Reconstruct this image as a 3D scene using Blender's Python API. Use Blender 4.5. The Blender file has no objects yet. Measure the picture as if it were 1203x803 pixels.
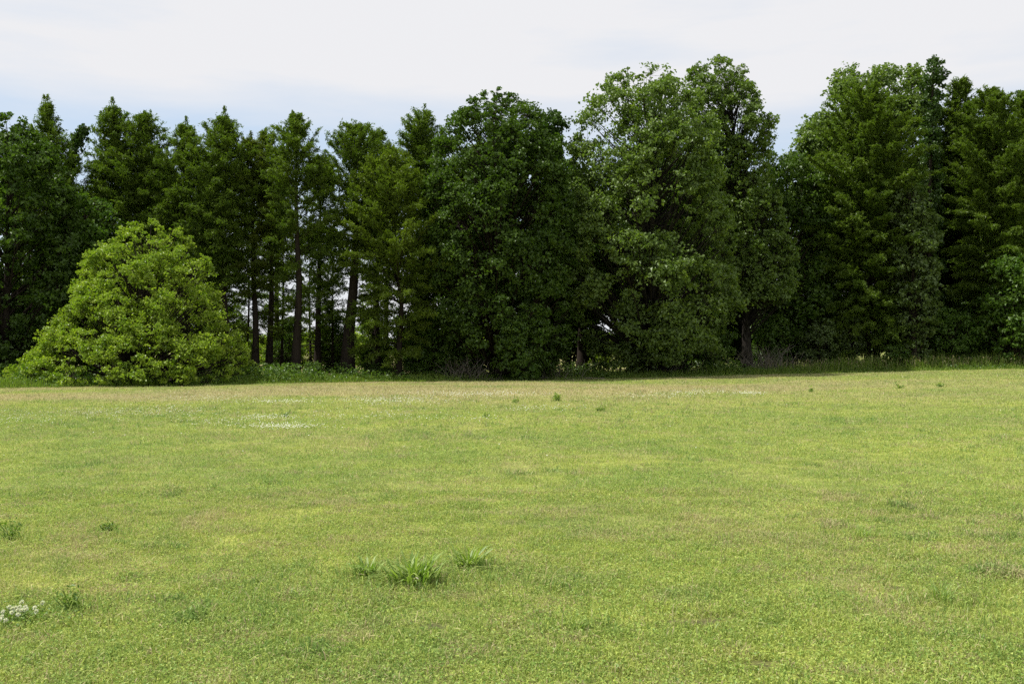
import bpy, math, random
import numpy as np

# ------------------------------------------------------------------ camera, sky, sun, exposure
S = bpy.context.scene
COL = S.collection
R = math.radians
CAM_Z = 1.65
FPX = 1180.0            # focal length in pixels of a 1203 px wide frame
HOR = 412.0             # row of the horizon in that frame
cam_d = bpy.data.cameras.new("camera")
cam_d.sensor_width = 36.0
cam_d.lens = 36.0 * FPX / 1203.0
cam_d.clip_start = 0.1
cam_d.clip_end = 6000.0
cam = bpy.data.objects.new("camera", cam_d)
COL.objects.link(cam)
cam.location = (0, 0, CAM_Z)
cam.rotation_euler = (R(90) + math.atan((HOR - 401.5) / FPX), 0, 0)
S.camera = cam

SUN_EL = 62.0
SUN_AZ = -88.0          # degrees from +Y (view direction), negative = left
sun_d = bpy.data.lights.new("sun", 'SUN')
sun_d.energy = 5.0
sun_d.angle = R(0.6)
sun_d.color = (1.0, 0.96, 0.89)
sun = bpy.data.objects.new("sun", sun_d)
COL.objects.link(sun)
sun.location = (-40, 40, 80)
sun.rotation_euler = (R(90 - SUN_EL), 0, R(180 - SUN_AZ))
# direction to the sun is (sin az cos el, cos az cos el, sin el)

W = bpy.data.worlds.new("World")
S.world = W
W.use_nodes = True
nt = W.node_tree
nt.nodes.clear()
def N(tree, t, **kw):
    n = tree.nodes.new(t)
    for k, v in kw.items(): setattr(n, k, v)
    return n
out = N(nt, 'ShaderNodeOutputWorld')
bg = N(nt, 'ShaderNodeBackground')
bg.inputs['Strength'].default_value = 0.1
sky = N(nt, 'ShaderNodeTexSky', sky_type='NISHITA')
sky.sun_disc = False
sky.sun_elevation = R(SUN_EL)
sky.sun_rotation = R(SUN_AZ)
sky.air_density = 1.0
sky.dust_density = 1.5
sky.ozone_density = 1.5
tc = N(nt, 'ShaderNodeTexCoord')
mp = N(nt, 'ShaderNodeMapping')
mp.inputs['Scale'].default_value = (2.2, 2.2, 13.0)
mp.inputs['Rotation'].default_value = (0, R(3), 0)
nz = N(nt, 'ShaderNodeTexNoise')
nz.inputs['Scale'].default_value = 1.6
nz.inputs['Detail'].default_value = 7
nz.inputs['Roughness'].default_value = 0.55
sep = N(nt, 'ShaderNodeSeparateXYZ')
def mr(tree, a, b, c, d, smooth=True):
    m = N(tree, 'ShaderNodeMapRange')
    m.interpolation_type = 'SMOOTHSTEP' if smooth else 'LINEAR'
    for i, v in zip((1, 2, 3, 4), (a, b, c, d)): m.inputs[i].default_value = v
    return m
def mth(tree, op, a=None, b=None, clamp=False):
    m = N(tree, 'ShaderNodeMath', operation=op)
    m.use_clamp = clamp
    for i, v in ((0, a), (1, b)):
        if v is None: continue
        if isinstance(v, (int, float)): m.inputs[i].default_value = v
        else: tree.links.new(v, m.inputs[i])
    return m
L = nt.links.new
L(tc.outputs['Generated'], mp.inputs['Vector'])
L(mp.outputs['Vector'], nz.inputs['Vector'])
L(tc.outputs['Generated'], sep.inputs['Vector'])
up = mr(nt, 0.19, 0.27, 0.0, 0.92)
low = mr(nt, 0.13, 0.05, 0.0, 0.8)
xl = mr(nt, -0.5, 0.12, -0.10, 0.06)
L(sep.outputs['Z'], up.inputs[0]); L(sep.outputs['Z'], low.inputs[0]); L(sep.outputs['X'], xl.inputs[0])
a1 = mth(nt, 'ADD', up.outputs[0], low.outputs[0])
n1 = mth(nt, 'SUBTRACT', nz.outputs[0], 0.45)
n2 = mth(nt, 'MULTIPLY', n1.outputs[0], 1.7)
a2 = mth(nt, 'ADD', a1.outputs[0], n2.outputs[0])
a3 = mth(nt, 'ADD', a2.outputs[0], xl.outputs[0], clamp=True)
hs = N(nt, 'ShaderNodeMix', data_type='RGBA')
hs.inputs[0].default_value = 0.75
L(sky.outputs[0], hs.inputs[6])
hs.inputs[7].default_value = (5.0, 5.95, 7.15, 1)
mx = N(nt, 'ShaderNodeMix', data_type='RGBA')
L(a3.outputs[0], mx.inputs[0])
L(hs.outputs[2], mx.inputs[6])
mx.inputs[7].default_value = (6.4, 6.42, 6.6, 1)
L(mx.outputs[2], bg.inputs['Color'])
L(bg.outputs[0], out.inputs['Surface'])

S.view_settings.view_transform = 'Standard'
S.view_settings.look = 'None'
S.view_settings.exposure = 0.42
S.view_settings.gamma = 1.0
S.view_settings.use_curve_mapping = False
S.render.engine = 'CYCLES'
S.cycles.max_bounces = 8
S.cycles.diffuse_bounces = 5
S.cycles.glossy_bounces = 2
S.cycles.transmission_bounces = 3
S.cycles.use_denoising = False
S.cycles.use_adaptive_sampling = True
S.cycles.adaptive_threshold = 0.015
S.cycles.sample_clamp_indirect = 4.0

# ------------------------------------------------------------------ small numpy toolkit
rng = np.random.default_rng(7)
_T = np.random.default_rng(3).random((64, 64, 64)).astype(np.float32)
def noise3(x, y, z, s=1.0):
    x = np.asarray(x, float) * s + 100; y = np.asarray(y, float) * s + 100; z = np.asarray(z, float) * s + 100
    xi, yi, zi = np.floor(x).astype(int), np.floor(y).astype(int), np.floor(z).astype(int)
    fx, fy, fz = x - xi, y - yi, z - zi
    fx, fy, fz = [f * f * (3 - 2 * f) for f in (fx, fy, fz)]
    o = 0
    for dx in (0, 1):
        for dy in (0, 1):
            for dz in (0, 1):
                w = (fx if dx else 1 - fx) * (fy if dy else 1 - fy) * (fz if dz else 1 - fz)
                o = o + w * _T[(xi + dx) % 64, (yi + dy) % 64, (zi + dz) % 64]
    return o
def noise2(x, y, s=1.0, seed=0):
    return noise3(x, y, np.zeros_like(np.asarray(x, float)) + seed * 7.31 / s, s)
def fbm2(x, y, s, seed=0):
    return (noise2(x, y, s, seed) * .55 + noise2(x, y, s * 2.1, seed + 1) * .28 + noise2(x, y, s * 4.3, seed + 2) * .17)
def sstep(a, b, x):
    t = np.clip((x - a) / (b - a), 0, 1)
    return t * t * (3 - 2 * t)
def norm(v):
    return v / (np.linalg.norm(v, axis=-1, keepdims=True) + 1e-9)

def build(name, chunks, mat, parent=None, attrs=None, smooth=False):
    """chunks: list of (verts (n,3), faces (m,k)); attrs: dict name -> list of per-face arrays, one per chunk."""
    me = bpy.data.meshes.new(name)
    vs, li, ls, off, lo = [], [], [], 0, 0
    for v, f in chunks:
        if len(f) == 0:
            continue
        vs.append(v); li.append((f + off).ravel())
        k = f.shape[1]
        ls.append(lo + np.arange(len(f)) * k)
        off += len(v); lo += f.size
    V = np.concatenate(vs).astype(np.float32); LI = np.concatenate(li).astype(np.int32); LS = np.concatenate(ls).astype(np.int32)
    me.vertices.add(len(V)); me.vertices.foreach_set("co", V.ravel())
    me.loops.add(len(LI)); me.loops.foreach_set("vertex_index", LI)
    me.polygons.add(len(LS)); me.polygons.foreach_set("loop_start", LS)
    me.update(calc_edges=True)
    if attrs:
        for an, lst in attrs.items():
            at = me.attributes.new(an, 'FLOAT', 'FACE')
            at.data.foreach_set("value", np.concatenate(lst).astype(np.float32))
    me.polygons.foreach_set("use_smooth", np.full(len(LS), bool(smooth)))
    me.materials.append(mat)
    o = bpy.data.objects.new(name, me)
    COL.objects.link(o)
    if parent: o.parent = parent
    return o

def tube(P, rad, sides=7):
    P = np.asarray(P, float); rad = np.asarray(rad, float); n = len(P)
    T = norm(np.gradient(P, axis=0))
    ref = np.array([0, 0, 1.0]) if abs(T[0, 2]) < .8 else np.array([0, 1.0, 0])
    U = norm(np.cross(T, ref)); Vv = np.cross(T, U)
    a = np.linspace(0, 2 * np.pi, sides, endpoint=False)
    ring = P[:, None] + rad[:, None, None] * (np.cos(a)[None, :, None] * U[:, None] + np.sin(a)[None, :, None] * Vv[:, None])
    v = ring.reshape(-1, 3)
    i = np.arange(n - 1)[:, None] * sides; j = np.arange(sides)[None]; j2 = (j + 1) % sides
    f = np.stack([i + j, i + j2, i + sides + j2, i + sides + j], -1).reshape(-1, 4)
    return v, f

def leaves(c, a, n, length, width, fold=.25, droop=.15):
    """folded rhombus leaves: centres c, axis a, normal n"""
    a = norm(a); b = norm(np.cross(n, a)); n = np.cross(a, b)
    l = np.asarray(length)[:, None]; w = np.asarray(width)[:, None]
    v = np.stack([c - a * l * .5, c + b * w * .5 + n * w * fold - a * l * .06, c + a * l * .5 - n * l * droop, c - b * w * .5 + n * w * fold - a * l * .06], 1)
    return v.reshape(-1, 3), np.arange(len(c) * 4).reshape(-1, 4)

def rand_dir(g, n):
    return norm(g.normal(size=(n, 3)))

def blades(g, x, y, z, h, w, lean, segs=2):
    """grass blades: a quad and a tip triangle"""
    n = len(x)
    az = g.uniform(0, 2 * np.pi, n); fa = g.uniform(0, 2 * np.pi, n)
    d = np.stack([np.cos(az), np.sin(az), np.zeros(n)], 1); s = np.stack([np.cos(fa), np.sin(fa), np.zeros(n)], 1)
    b = np.stack([x, y, z], 1)
    upv = np.array([0, 0, 1.0])
    h = h[:, None]; w = w[:, None]; ln = lean[:, None]
    m = b + upv * h * .55 * np.sqrt(np.maximum(0.05, 1 - (ln * .6) ** 2)) + d * h * ln * .3
    t = b + upv * h * np.maximum(0.1, 1 - ln * .75) + d * h * ln * .85
    if segs == 1:
        v = np.stack([b - s * w * .5, b + s * w * .5, t], 1).reshape(-1, 3)
        return [(v, np.arange(3 * n).reshape(-1, 3))], 1
    v = np.stack([b - s * w * .4, b + s * w * .4, m + s * w * .5, m - s * w * .5, t], 1).reshape(-1, 3)
    i = np.arange(n)[:, None] * 5
    return [(v, i + np.array([[0, 1, 2, 3]])), (v, i + np.array([[3, 2, 4]]))], 2

# ------------------------------------------------------------------ materials
def leaf_mat(name, ca, cb, transl=.35, gloss=.06, under=None, rough=.45, patch=.0):
    m = bpy.data.materials.new(name); m.use_nodes = True
    t = m.node_tree; t.nodes.clear(); K = t.links.new
    o = N(t, 'ShaderNodeOutputMaterial')
    at = N(t, 'ShaderNodeAttribute', attribute_name='tint')
    c = N(t, 'ShaderNodeMix', data_type='RGBA')
    K(at.outputs['Fac'], c.inputs[0]); c.inputs[6].default_value = (*ca, 1); c.inputs[7].default_value = (*cb, 1)
    col = c.outputs[2]
    if under:
        ge = N(t, 'ShaderNodeNewGeometry')
        c2 = N(t, 'ShaderNodeMix', data_type='RGBA')
        K(ge.outputs['Backfacing'], c2.inputs[0]); K(col, c2.inputs[6]); c2.inputs[7].default_value = (*under, 1)
        col = c2.outputs[2]
    d = N(t, 'ShaderNodeBsdfDiffuse'); K(col, d.inputs[0])
    tr = N(t, 'ShaderNodeBsdfTranslucent')
    tm = N(t, 'ShaderNodeMix', data_type='RGBA', blend_type='MULTIPLY'); tm.inputs[0].default_value = 1
    K(col, tm.inputs[6]); tm.inputs[7].default_value = (1.02, 1.2, .45, 1)
    K(tm.outputs[2], tr.inputs[0])
    ms = N(t, 'ShaderNodeMixShader'); ms.inputs[0].default_value = transl
    K(d.outputs[0], ms.inputs[1]); K(tr.outputs[0], ms.inputs[2])
    g = N(t, 'ShaderNodeBsdfGlossy'); g.inputs['Roughness'].default_value = rough
    g.inputs[0].default_value = (.9, .95, .9, 1)
    m2 = N(t, 'ShaderNodeMixShader'); m2.inputs[0].default_value = gloss
    K(ms.outputs[0], m2.inputs[1]); K(g.outputs[0], m2.inputs[2])
    K(m2.outputs[0], o.inputs[0])
    return m

def bark_mat(name, ca, cb):
    m = bpy.data.materials.new(name); m.use_nodes = True
    t = m.node_tree; K = t.links.new
    p = t.nodes['Principled BSDF']; p.inputs['Roughness'].default_value = .9; p.inputs['Specular IOR Level'].default_value = .12
    tcn = N(t, 'ShaderNodeTexCoord'); mpn = N(t, 'ShaderNodeMapping'); mpn.inputs['Scale'].default_value = (9, 9, 1.3)
    nn = N(t, 'ShaderNodeTexNoise'); nn.inputs['Scale'].default_value = 2.2; nn.inputs['Detail'].default_value = 6
    cr = N(t, 'ShaderNodeMix', data_type='RGBA'); cr.inputs[6].default_value = (*ca, 1); cr.inputs[7].default_value = (*cb, 1)
    bp = N(t, 'ShaderNodeBump'); bp.inputs['Strength'].default_value = .6; bp.inputs['Distance'].default_value = .05
    K(tcn.outputs['Object'], mpn.inputs[0]); K(mpn.outputs[0], nn.inputs['Vector'])
    K(nn.outputs[0], cr.inputs[0]); K(cr.outputs[2], p.inputs['Base Color'])
    K(nn.outputs[0], bp.inputs['Height']); K(bp.outputs[0], p.inputs['Normal'])
    return m

M = {
 'dark':   leaf_mat('dark_green_leaf', (.042, .082, .010), (.088, .148, .018), .38, .02),
 'mid':    leaf_mat('mid_green_leaf', (.056, .118, .013), (.112, .185, .023), .38, .02),
 'syc':    leaf_mat('sycamore_leaf', (.092, .158, .024), (.195, .262, .048), .36, .025, under=(.125, .185, .040)),
 'bright': leaf_mat('bright_yellow_green_leaf', (.162, .262, .018), (.325, .400, .046), .44, .025),
 'pale':   leaf_mat('pale_green_leaf', (.080, .125, .030), (.13, .18, .05), .35, .03),
 'needle': leaf_mat('cypress_needle', (.072, .124, .014), (.146, .202, .024), .43, .015),
 'needley':leaf_mat('yellow_cypress_needle', (.090, .145, .014), (.162, .212, .024), .44, .015),
 'needler':leaf_mat('russet_cypress_needle', (.075, .112, .012), (.135, .160, .022), .42, .015),
 'ivy':    leaf_mat('ivy_leaf', (.032, .070, .010), (.066, .12, .016), .30, .03),
 'weed':   leaf_mat('weed_blade', (.13, .22, .035), (.31, .39, .11), .40, .03, rough=.5),
 'weedk':  leaf_mat('dark_weed_leaf', (.095, .175, .026), (.19, .28, .05), .35, .03),
 'verge':  leaf_mat('verge_grass_blade', (.115, .200, .022), (.26, .33, .060), .40, .02),
 'seed':   leaf_mat('seed_head', (.20, .18, .09), (.30, .26, .14), .3, .02),
 'under':  leaf_mat('undergrowth_leaf', (.06, .125, .014), (.115, .18, .026), .38, .025),
 'twig':   leaf_mat('dry_grey_stem', (.10, .085, .065), (.20, .175, .14), .0, .02),
 'white':  leaf_mat('white_clover_petal', (.70, .68, .62), (.85, .83, .78), .25, .02),
 'bark':   bark_mat('dark_bark', (.016, .012, .009), (.048, .037, .028)),
 'barkg':  bark_mat('grey_brown_bark', (.014, .012, .009), (.036, .031, .025)),
 'straw':  leaf_mat('bleached_dead_blade', (.55, .50, .38), (.68, .63, .50), .3, .02),
}

# lawn: three-way colour from the attributes tint (light or deep green) and dry (straw)
def lawn_mat(name, blade=True):
    m = bpy.data.materials.new(name); m.use_nodes = True
    t = m.node_tree; t.nodes.clear(); K = t.links.new
    o = N(t, 'ShaderNodeOutputMaterial')
    at = N(t, 'ShaderNodeAttribute', attribute_name='tint'); ad = N(t, 'ShaderNodeAttribute', attribute_name='dry')
    c = N(t, 'ShaderNodeMix', data_type='RGBA'); c2 = N(t, 'ShaderNodeMix', data_type='RGBA')
    K(at.outputs['Fac'], c.inputs[0]); K(ad.outputs['Fac'], c2.inputs[0]); K(c.outputs[2], c2.inputs[6])
    if blade:
        c.inputs[6].default_value = (.180, .300, .066, 1); c.inputs[7].default_value = (.435, .505, .105, 1)
        c2.inputs[7].default_value = (.50, .41, .24, 1)
        d = N(t, 'ShaderNodeBsdfDiffuse'); tr = N(t, 'ShaderNodeBsdfTranslucent')
        K(c2.outputs[2], d.inputs[0]); K(c2.outputs[2], tr.inputs[0])
        ms = N(t, 'ShaderNodeMixShader'); ms.inputs[0].default_value = .38
        K(d.outputs[0], ms.inputs[1]); K(tr.outputs[0], ms.inputs[2])
        g = N(t, 'ShaderNodeBsdfGlossy'); g.inputs['Roughness'].default_value = .5
        m2 = N(t, 'ShaderNodeMixShader'); m2.inputs[0].default_value = .018
        K(ms.outputs[0], m2.inputs[1]); K(g.outputs[0], m2.inputs[2]); K(m2.outputs[0], o.inputs[0])
    else:
        c.inputs[6].default_value = (.110, .165, .026, 1); c.inputs[7].default_value = (.225, .255, .045, 1)
        c2.inputs[7].default_value = (.29, .235, .13, 1)
        ge = N(t, 'ShaderNodeNewGeometry')
        nn = N(t, 'ShaderNodeTexNoise'); nn.inputs['Scale'].default_value = 38; nn.inputs['Detail'].default_value = 4
        n3 = N(t, 'ShaderNodeTexNoise'); n3.inputs['Scale'].default_value = 3.1; n3.inputs['Detail'].default_value = 5
        K(ge.outputs['Position'], nn.inputs['Vector']); K(ge.outputs['Position'], n3.inputs['Vector'])
        r = mr(t, .35, .65, .62, 1.3); K(nn.outputs[0], r.inputs[0])
        r3 = mr(t, .3, .7, .8, 1.2); K(n3.outputs[0], r3.inputs[0])
        mm = mth(t, 'MULTIPLY', r.outputs[0], r3.outputs[0])
        hv = N(t, 'ShaderNodeHueSaturation'); K(c2.outputs[2], hv.inputs['Color']); K(mm.outputs[0], hv.inputs['Value'])
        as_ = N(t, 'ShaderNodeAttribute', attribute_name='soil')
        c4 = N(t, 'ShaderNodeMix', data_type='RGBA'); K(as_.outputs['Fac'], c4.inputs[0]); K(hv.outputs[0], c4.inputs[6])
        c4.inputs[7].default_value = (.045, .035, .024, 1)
        p = N(t, 'ShaderNodeBsdfPrincipled'); p.inputs['Roughness'].default_value = .95
        p.inputs['Specular IOR Level'].default_value = .1
        K(c4.outputs[2], p.inputs['Base Color'])
        b = N(t, 'ShaderNodeBump'); b.inputs['Strength'].default_value = .5; b.inputs['Distance'].default_value = .03
        K(nn.outputs[0], b.inputs['Height']); K(b.outputs[0], p.inputs['Normal'])
        K(p.outputs[0], o.inputs[0])
    return m
M['ground'] = lawn_mat('mown_ground', False)
M['lawn'] = lawn_mat('lawn_blade', True)

# ------------------------------------------------------------------ the lie of the land
def gz(x, y):
    x = np.asarray(x, float); y = np.asarray(y, float)
    z = .62 * sstep(-2, 46, x) * sstep(30, 58, y)
    z = z + (fbm2(x, y, .09, 3) - .5) * .16 * sstep(6, 16, np.hypot(x, y)) * (1 - sstep(70, 110, np.hypot(x, y)))
    return z + (fbm2(x, y, .55, 6) - .5) * .05
def X(px, Y): return (px - 601.5) / FPX * Y
def Z(py, Y): return CAM_Z + (HOR - py) / FPX * Y
def on_ground(px, py):
    Y = (CAM_Z) * FPX / (py - HOR)
    for _ in range(6):
        z = float(gz(X(px, Y), Y)); Y = (CAM_Z - z) * FPX / (py - HOR)
    return X(px, Y), Y, float(gz(X(px, Y), Y))
EDGE = [on_ground(px, py)[:2] for px, py in ((-420, 466), (-200, 461), (0, 456), (200, 453), (320, 450.5), (420, 449), (600, 447), (800, 443), (920, 439.5), (1060, 436), (1203, 433.5), (1400, 430), (1600, 427.5))]
EX = np.array([e[0] for e in EDGE]); EY = np.array([e[1] for e in EDGE])
def edge_y(x): return np.interp(x, EX, EY)

def field_dry(x, y):
    """share of straw in the sward"""
    d = .10 + .09 * sstep(.46, .70, fbm2(x, y, .35, 11)) + .12 * sstep(.5, .7, fbm2(x, y, 1.6, 13))
    far = sstep(27, 40, y - .18 * x) * (1 - .75 * sstep(8, 24, x)) * sstep(.34, .55, fbm2(x * .5, y, .25, 17))
    return np.clip(d + .55 * far, 0, .8)
def field_tint(x, y):
    t = sstep(.32, .68, fbm2(x, y, .22, 21)) * .6 + sstep(.35, .65, fbm2(x, y, .9, 25)) * .4
    return np.clip(t, 0, 1)
SOIL = [on_ground(825, 729)[:2] + (.13,), on_ground(605, 738)[:2] + (.07,), on_ground(890, 779)[:2] + (.10,), on_ground(1010, 672)[:2] + (.10,), on_ground(1060, 690)[:2] + (.09,), on_ground(510, 735)[:2] + (.08,)]
def soil_at(x, y):
    s = np.zeros_like(x)
    for sx, sy, r in SOIL:
        d = np.hypot((x - sx) / 1.6, y - sy) + (noise2(x, y, 9, 2) - .5) * r
        s = np.maximum(s, 1 - sstep(r * .5, r * 1.1, d))
    return s

def axis(parts):
    return np.unique(np.concatenate([np.arange(a, b, s) for a, b, s in parts]))
gx = axis([(-3000, -200, 200), (-200, -60, 10), (-60, -12, 1.0), (-12, 12, .12), (12, 60, 1.0), (60, 200, 10), (200, 3001, 200)])
gy = axis([(-200, -10, 10), (-10, 3.5, 1), (3.5, 14, .08), (14, 110, .8), (110, 300, 10), (300, 5001, 150)])
GX, GY = np.meshgrid(gx, gy)
V = np.stack([GX.ravel(), GY.ravel(), gz(GX.ravel(), GY.ravel())], 1)
nx, ny = len(gx), len(gy)
i = np.arange(ny - 1)[:, None] * nx + np.arange(nx - 1)[None]
F = np.stack([i, i + 1, i + nx + 1, i + nx], -1).reshape(-1, 4)
ground = build('ground', [(V, F)], M['ground'], smooth=True)
me = ground.data
for an, fn in (('tint', field_tint), ('dry', field_dry), ('soil', None)):
    at = me.attributes.new(an, 'FLOAT', 'POINT')
    if fn is None:
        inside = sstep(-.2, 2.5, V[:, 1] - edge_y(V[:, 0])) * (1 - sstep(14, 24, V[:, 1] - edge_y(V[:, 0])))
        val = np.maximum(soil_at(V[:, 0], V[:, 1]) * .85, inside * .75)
    else:
        val = fn(V[:, 0], V[:, 1])
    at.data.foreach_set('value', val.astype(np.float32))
ground['kind'] = 'structure'

# ------------------------------------------------------------------ the mown lawn
def lawn():
    g = np.random.default_rng(11)
    ch, ti, dr = [], [], []
    def layer(n_per, y0, y1, segs, hmul, wmul):
        # rows of distance, density falling away
        for a, b in zip(np.geomspace(y0, y1, 14)[:-1], np.geomspace(y0, y1, 14)[1:]):
            mid = (a + b) / 2
            half = .64 * b + 1.2
            dens = n_per * (8 / max(mid, 8)) ** 1.85
            n = int(dens * 2 * half * (b - a))
            y = g.uniform(a, b, n); x = g.uniform(-half, half, n)
            keep = (y < edge_y(x) + .6)
            soil = soil_at(x, y); keep &= g.random(n) > soil * .93
            lush = fbm2(x, y, 2.4, 31)
            keep &= g.random(n) < .55 + .7 * sstep(.3, .62, lush)
            x, y, lush = x[keep], y[keep], lush[keep]; n = len(x)
            grow = max(1.0, mid / 9) ** .85
            h = g.uniform(.028, .072, n) * (.75 + .6 * sstep(.35, .7, lush)) * hmul * grow ** .25
            w = g.uniform(.0035, .0065, n) * wmul * grow
            ln = g.uniform(.25, 1.05, n)
            tf = sstep(.70, .84, noise2(x, y, 3.6, 61)) * sstep(.45, .6, fbm2(x, y, .5, 62))
            h = h * (1 + 1.3 * tf * g.random(n)); w = w * (1 + .5 * tf)
            fine = noise2(x, y, 5.0, 51) * .6 + noise2(x, y, 11.0, 52) * .4
            t = np.clip(field_tint(x, y) * .24 + (fine - .5) * .95 + g.normal(.40, .24, n) - .45 * tf, 0, 1)
            d = np.clip(field_dry(x, y) + .9 * (sstep(.55, .8, noise2(x, y, 3.3, 53)) * .4), 0, .85)
            dry = np.where(g.random(n) < d, g.uniform(.5, 1, n), np.clip(d * .45, 0, .3))
            z = gz(x, y) - .004
            c, k = blades(g, x, y, z, h, w, ln, segs)
            for q in c:
                ch.append(q); ti.append(t); dr.append(dry)
    layer(6500, 4.0, 12, 2, 1.0, 1.0)
    layer(6500, 12, 70, 1, 1.05, 1.25)
    # longer single blades the mower missed
    n = 5200
    y = 4.0 * (22 / 4.0) ** g.random(n); x = g.uniform(-1, 1, n) * (.64 * y + 1)
    k = fbm2(x, y, 1.3, 71) + g.normal(0, .07, n) > .48
    x, y = x[k], y[k]; n = len(x); gr = np.maximum(1, y / 9) ** .7
    c, kk = blades(g, x, y, gz(x, y), g.uniform(.07, .17, n), g.uniform(.004, .008, n) * gr, g.uniform(.3, 1.1, n), 2)
    t = g.uniform(.1, 1, n); d = np.where(g.random(n) < .3, g.uniform(.3, .8, n), .05)
    for q in c:
        ch.append(q); ti.append(t); dr.append(d)
    # the sward runs up longer round the bigger tufts and weeds
    for px, py, r, m in ((487, 684, .42, 900), (432, 678, .3, 420), (551, 668, .3, 420), (1103, 706, .3, 420), (1010, 632, .3, 300), (678, 738, .22, 240), (345, 700, .35, 420), (88, 717, .22, 300), (14, 634, .3, 240), (128, 625, .35, 300), (520, 690, .5, 400), (590, 676, .35, 220)):
        cx, cy, _ = on_ground(px, py)
        x = cx + g.normal(0, r, m); y = cy + g.normal(0, r * .8, m); q_ = np.exp(-((x - cx) ** 2 + (y - cy) ** 2) / (2 * r * r))
        c, kk = blades(g, x, y, gz(x, y), g.uniform(.05, .09, m) + .10 * q_ * g.random(m), g.uniform(.004, .009, m), g.uniform(.3, 1.1, m), 2)
        t = np.clip(g.normal(.35, .25, m), 0, 1); d = np.where(g.random(m) < .12, g.uniform(.3, .8, m), .03)
        for q in c:
            ch.append(q); ti.append(t); dr.append(d)
    # small broad leaves (clover and low weeds) lying between the blades
    n = 150000
    y = 4.0 * (26 / 4.0) ** g.random(n); x = g.uniform(-1, 1, n) * (.64 * y + 1)
    k = (fbm2(x, y, .8, 41) + g.normal(0, .06, n)) > .46
    k &= g.random(n) > soil_at(x, y)
    x, y = x[k], y[k]; n = len(x)
    gr = np.maximum(1, y / 9) ** .7
    c = np.stack([x, y, gz(x, y) + g.uniform(.01, .045, n)], 1)
    nn = norm(np.array([0, 0, 1.0]) + g.normal(0, .45, (n, 3)))
    lv = leaves(c, np.cross(nn, rand_dir(g, n)), nn, g.uniform(.012, .026, n) * gr, g.uniform(.010, .02, n) * gr)
    ch.append(lv); ti.append(np.clip(g.normal(.3, .25, n) + .3 * field_tint(x, y), 0, 1)); dr.append(np.zeros(n))
    # cut straw lying on top
    n = 5000
    y = 4.0 * (24 / 4.0) ** g.random(n); x = g.uniform(-1, 1, n) * (.64 * y + 1)
    gr = np.maximum(1, y / 9) ** .8
    c = np.stack([x, y, gz(x, y) + g.uniform(.02, .055, n)], 1)
    az = g.uniform(0, 6.28, n); a = np.stack([np.cos(az), np.sin(az), g.normal(0, .3, n)], 1)
    lv = leaves(c, a, norm(np.array([0, 0, 1.0]) + g.normal(0, .5, (n, 3))), g.uniform(.03, .10, n) * gr ** .6, g.uniform(.003, .006, n) * gr)
    ch.append(lv); ti.append(g.uniform(.5, 1, n)); dr.append(g.uniform(.3, .75, n))
    o = build('lawn_grass', ch, M['lawn'], attrs={'tint': ti, 'dry': dr})
    o['kind'] = 'stuff'; o['label'] = 'short mown yellow green grass covering the open field'; o['category'] = 'grass'
lawn()

# ------------------------------------------------------------------ trees
def thing(name, label, cat, loc, group=None):
    o = bpy.data.objects.new(name, None); COL.objects.link(o)
    o.empty_display_size = .3
    o.location = loc; o['label'] = label; o['category'] = cat
    if group: o['group'] = group
    return o

class Env:
    """crown outline: rows of (height, offset, radius) about the tree's own base"""
    def __init__(s, rows, Y, bx, bz):
        s.z = np.array([Z(r[0], Y) - bz for r in rows])[::-1]
        s.c = np.array([X((r[1] + r[2]) / 2, Y) - bx for r in rows])[::-1]
        s.r = np.array([(r[2] - r[1]) / 2 * Y / FPX for r in rows])[::-1] * 1.06
        s.z0, s.z1 = s.z[0], s.z[-1]
        s.w = 1.0
    def at(s, z): return np.interp(z, s.z, s.c), np.interp(z, s.z, s.r)
    def sample(s, g, n):
        zz = np.linspace(s.z0, s.z1, 60); cc, rr = s.at(zz)
        cum = np.cumsum(rr + .25); cum /= cum[-1]
        return np.interp(g.random(n), cum, zz)
    def area(s):
        zz = np.linspace(s.z0, s.z1, 60); return 2 * np.pi * float(np.mean(s.at(zz)[1]) * (s.z1 - s.z0))

def leaf_count_thin(g, p, cy, depth, keep_back):
    return (p[:, 1] < cy + depth) | (g.random(len(p)) < keep_back)

def trunk_path(g, height, lean=0.0, wob=.12, n=10):
    t = np.linspace(0, 1, n)
    return np.stack([lean * t ** 1.5 + wob * np.sin(t * 5 + g.uniform(0, 6)) * t, wob * np.sin(t * 4 + g.uniform(0, 6)) * t, -.15 + t * (height + .15)], 1)

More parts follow.
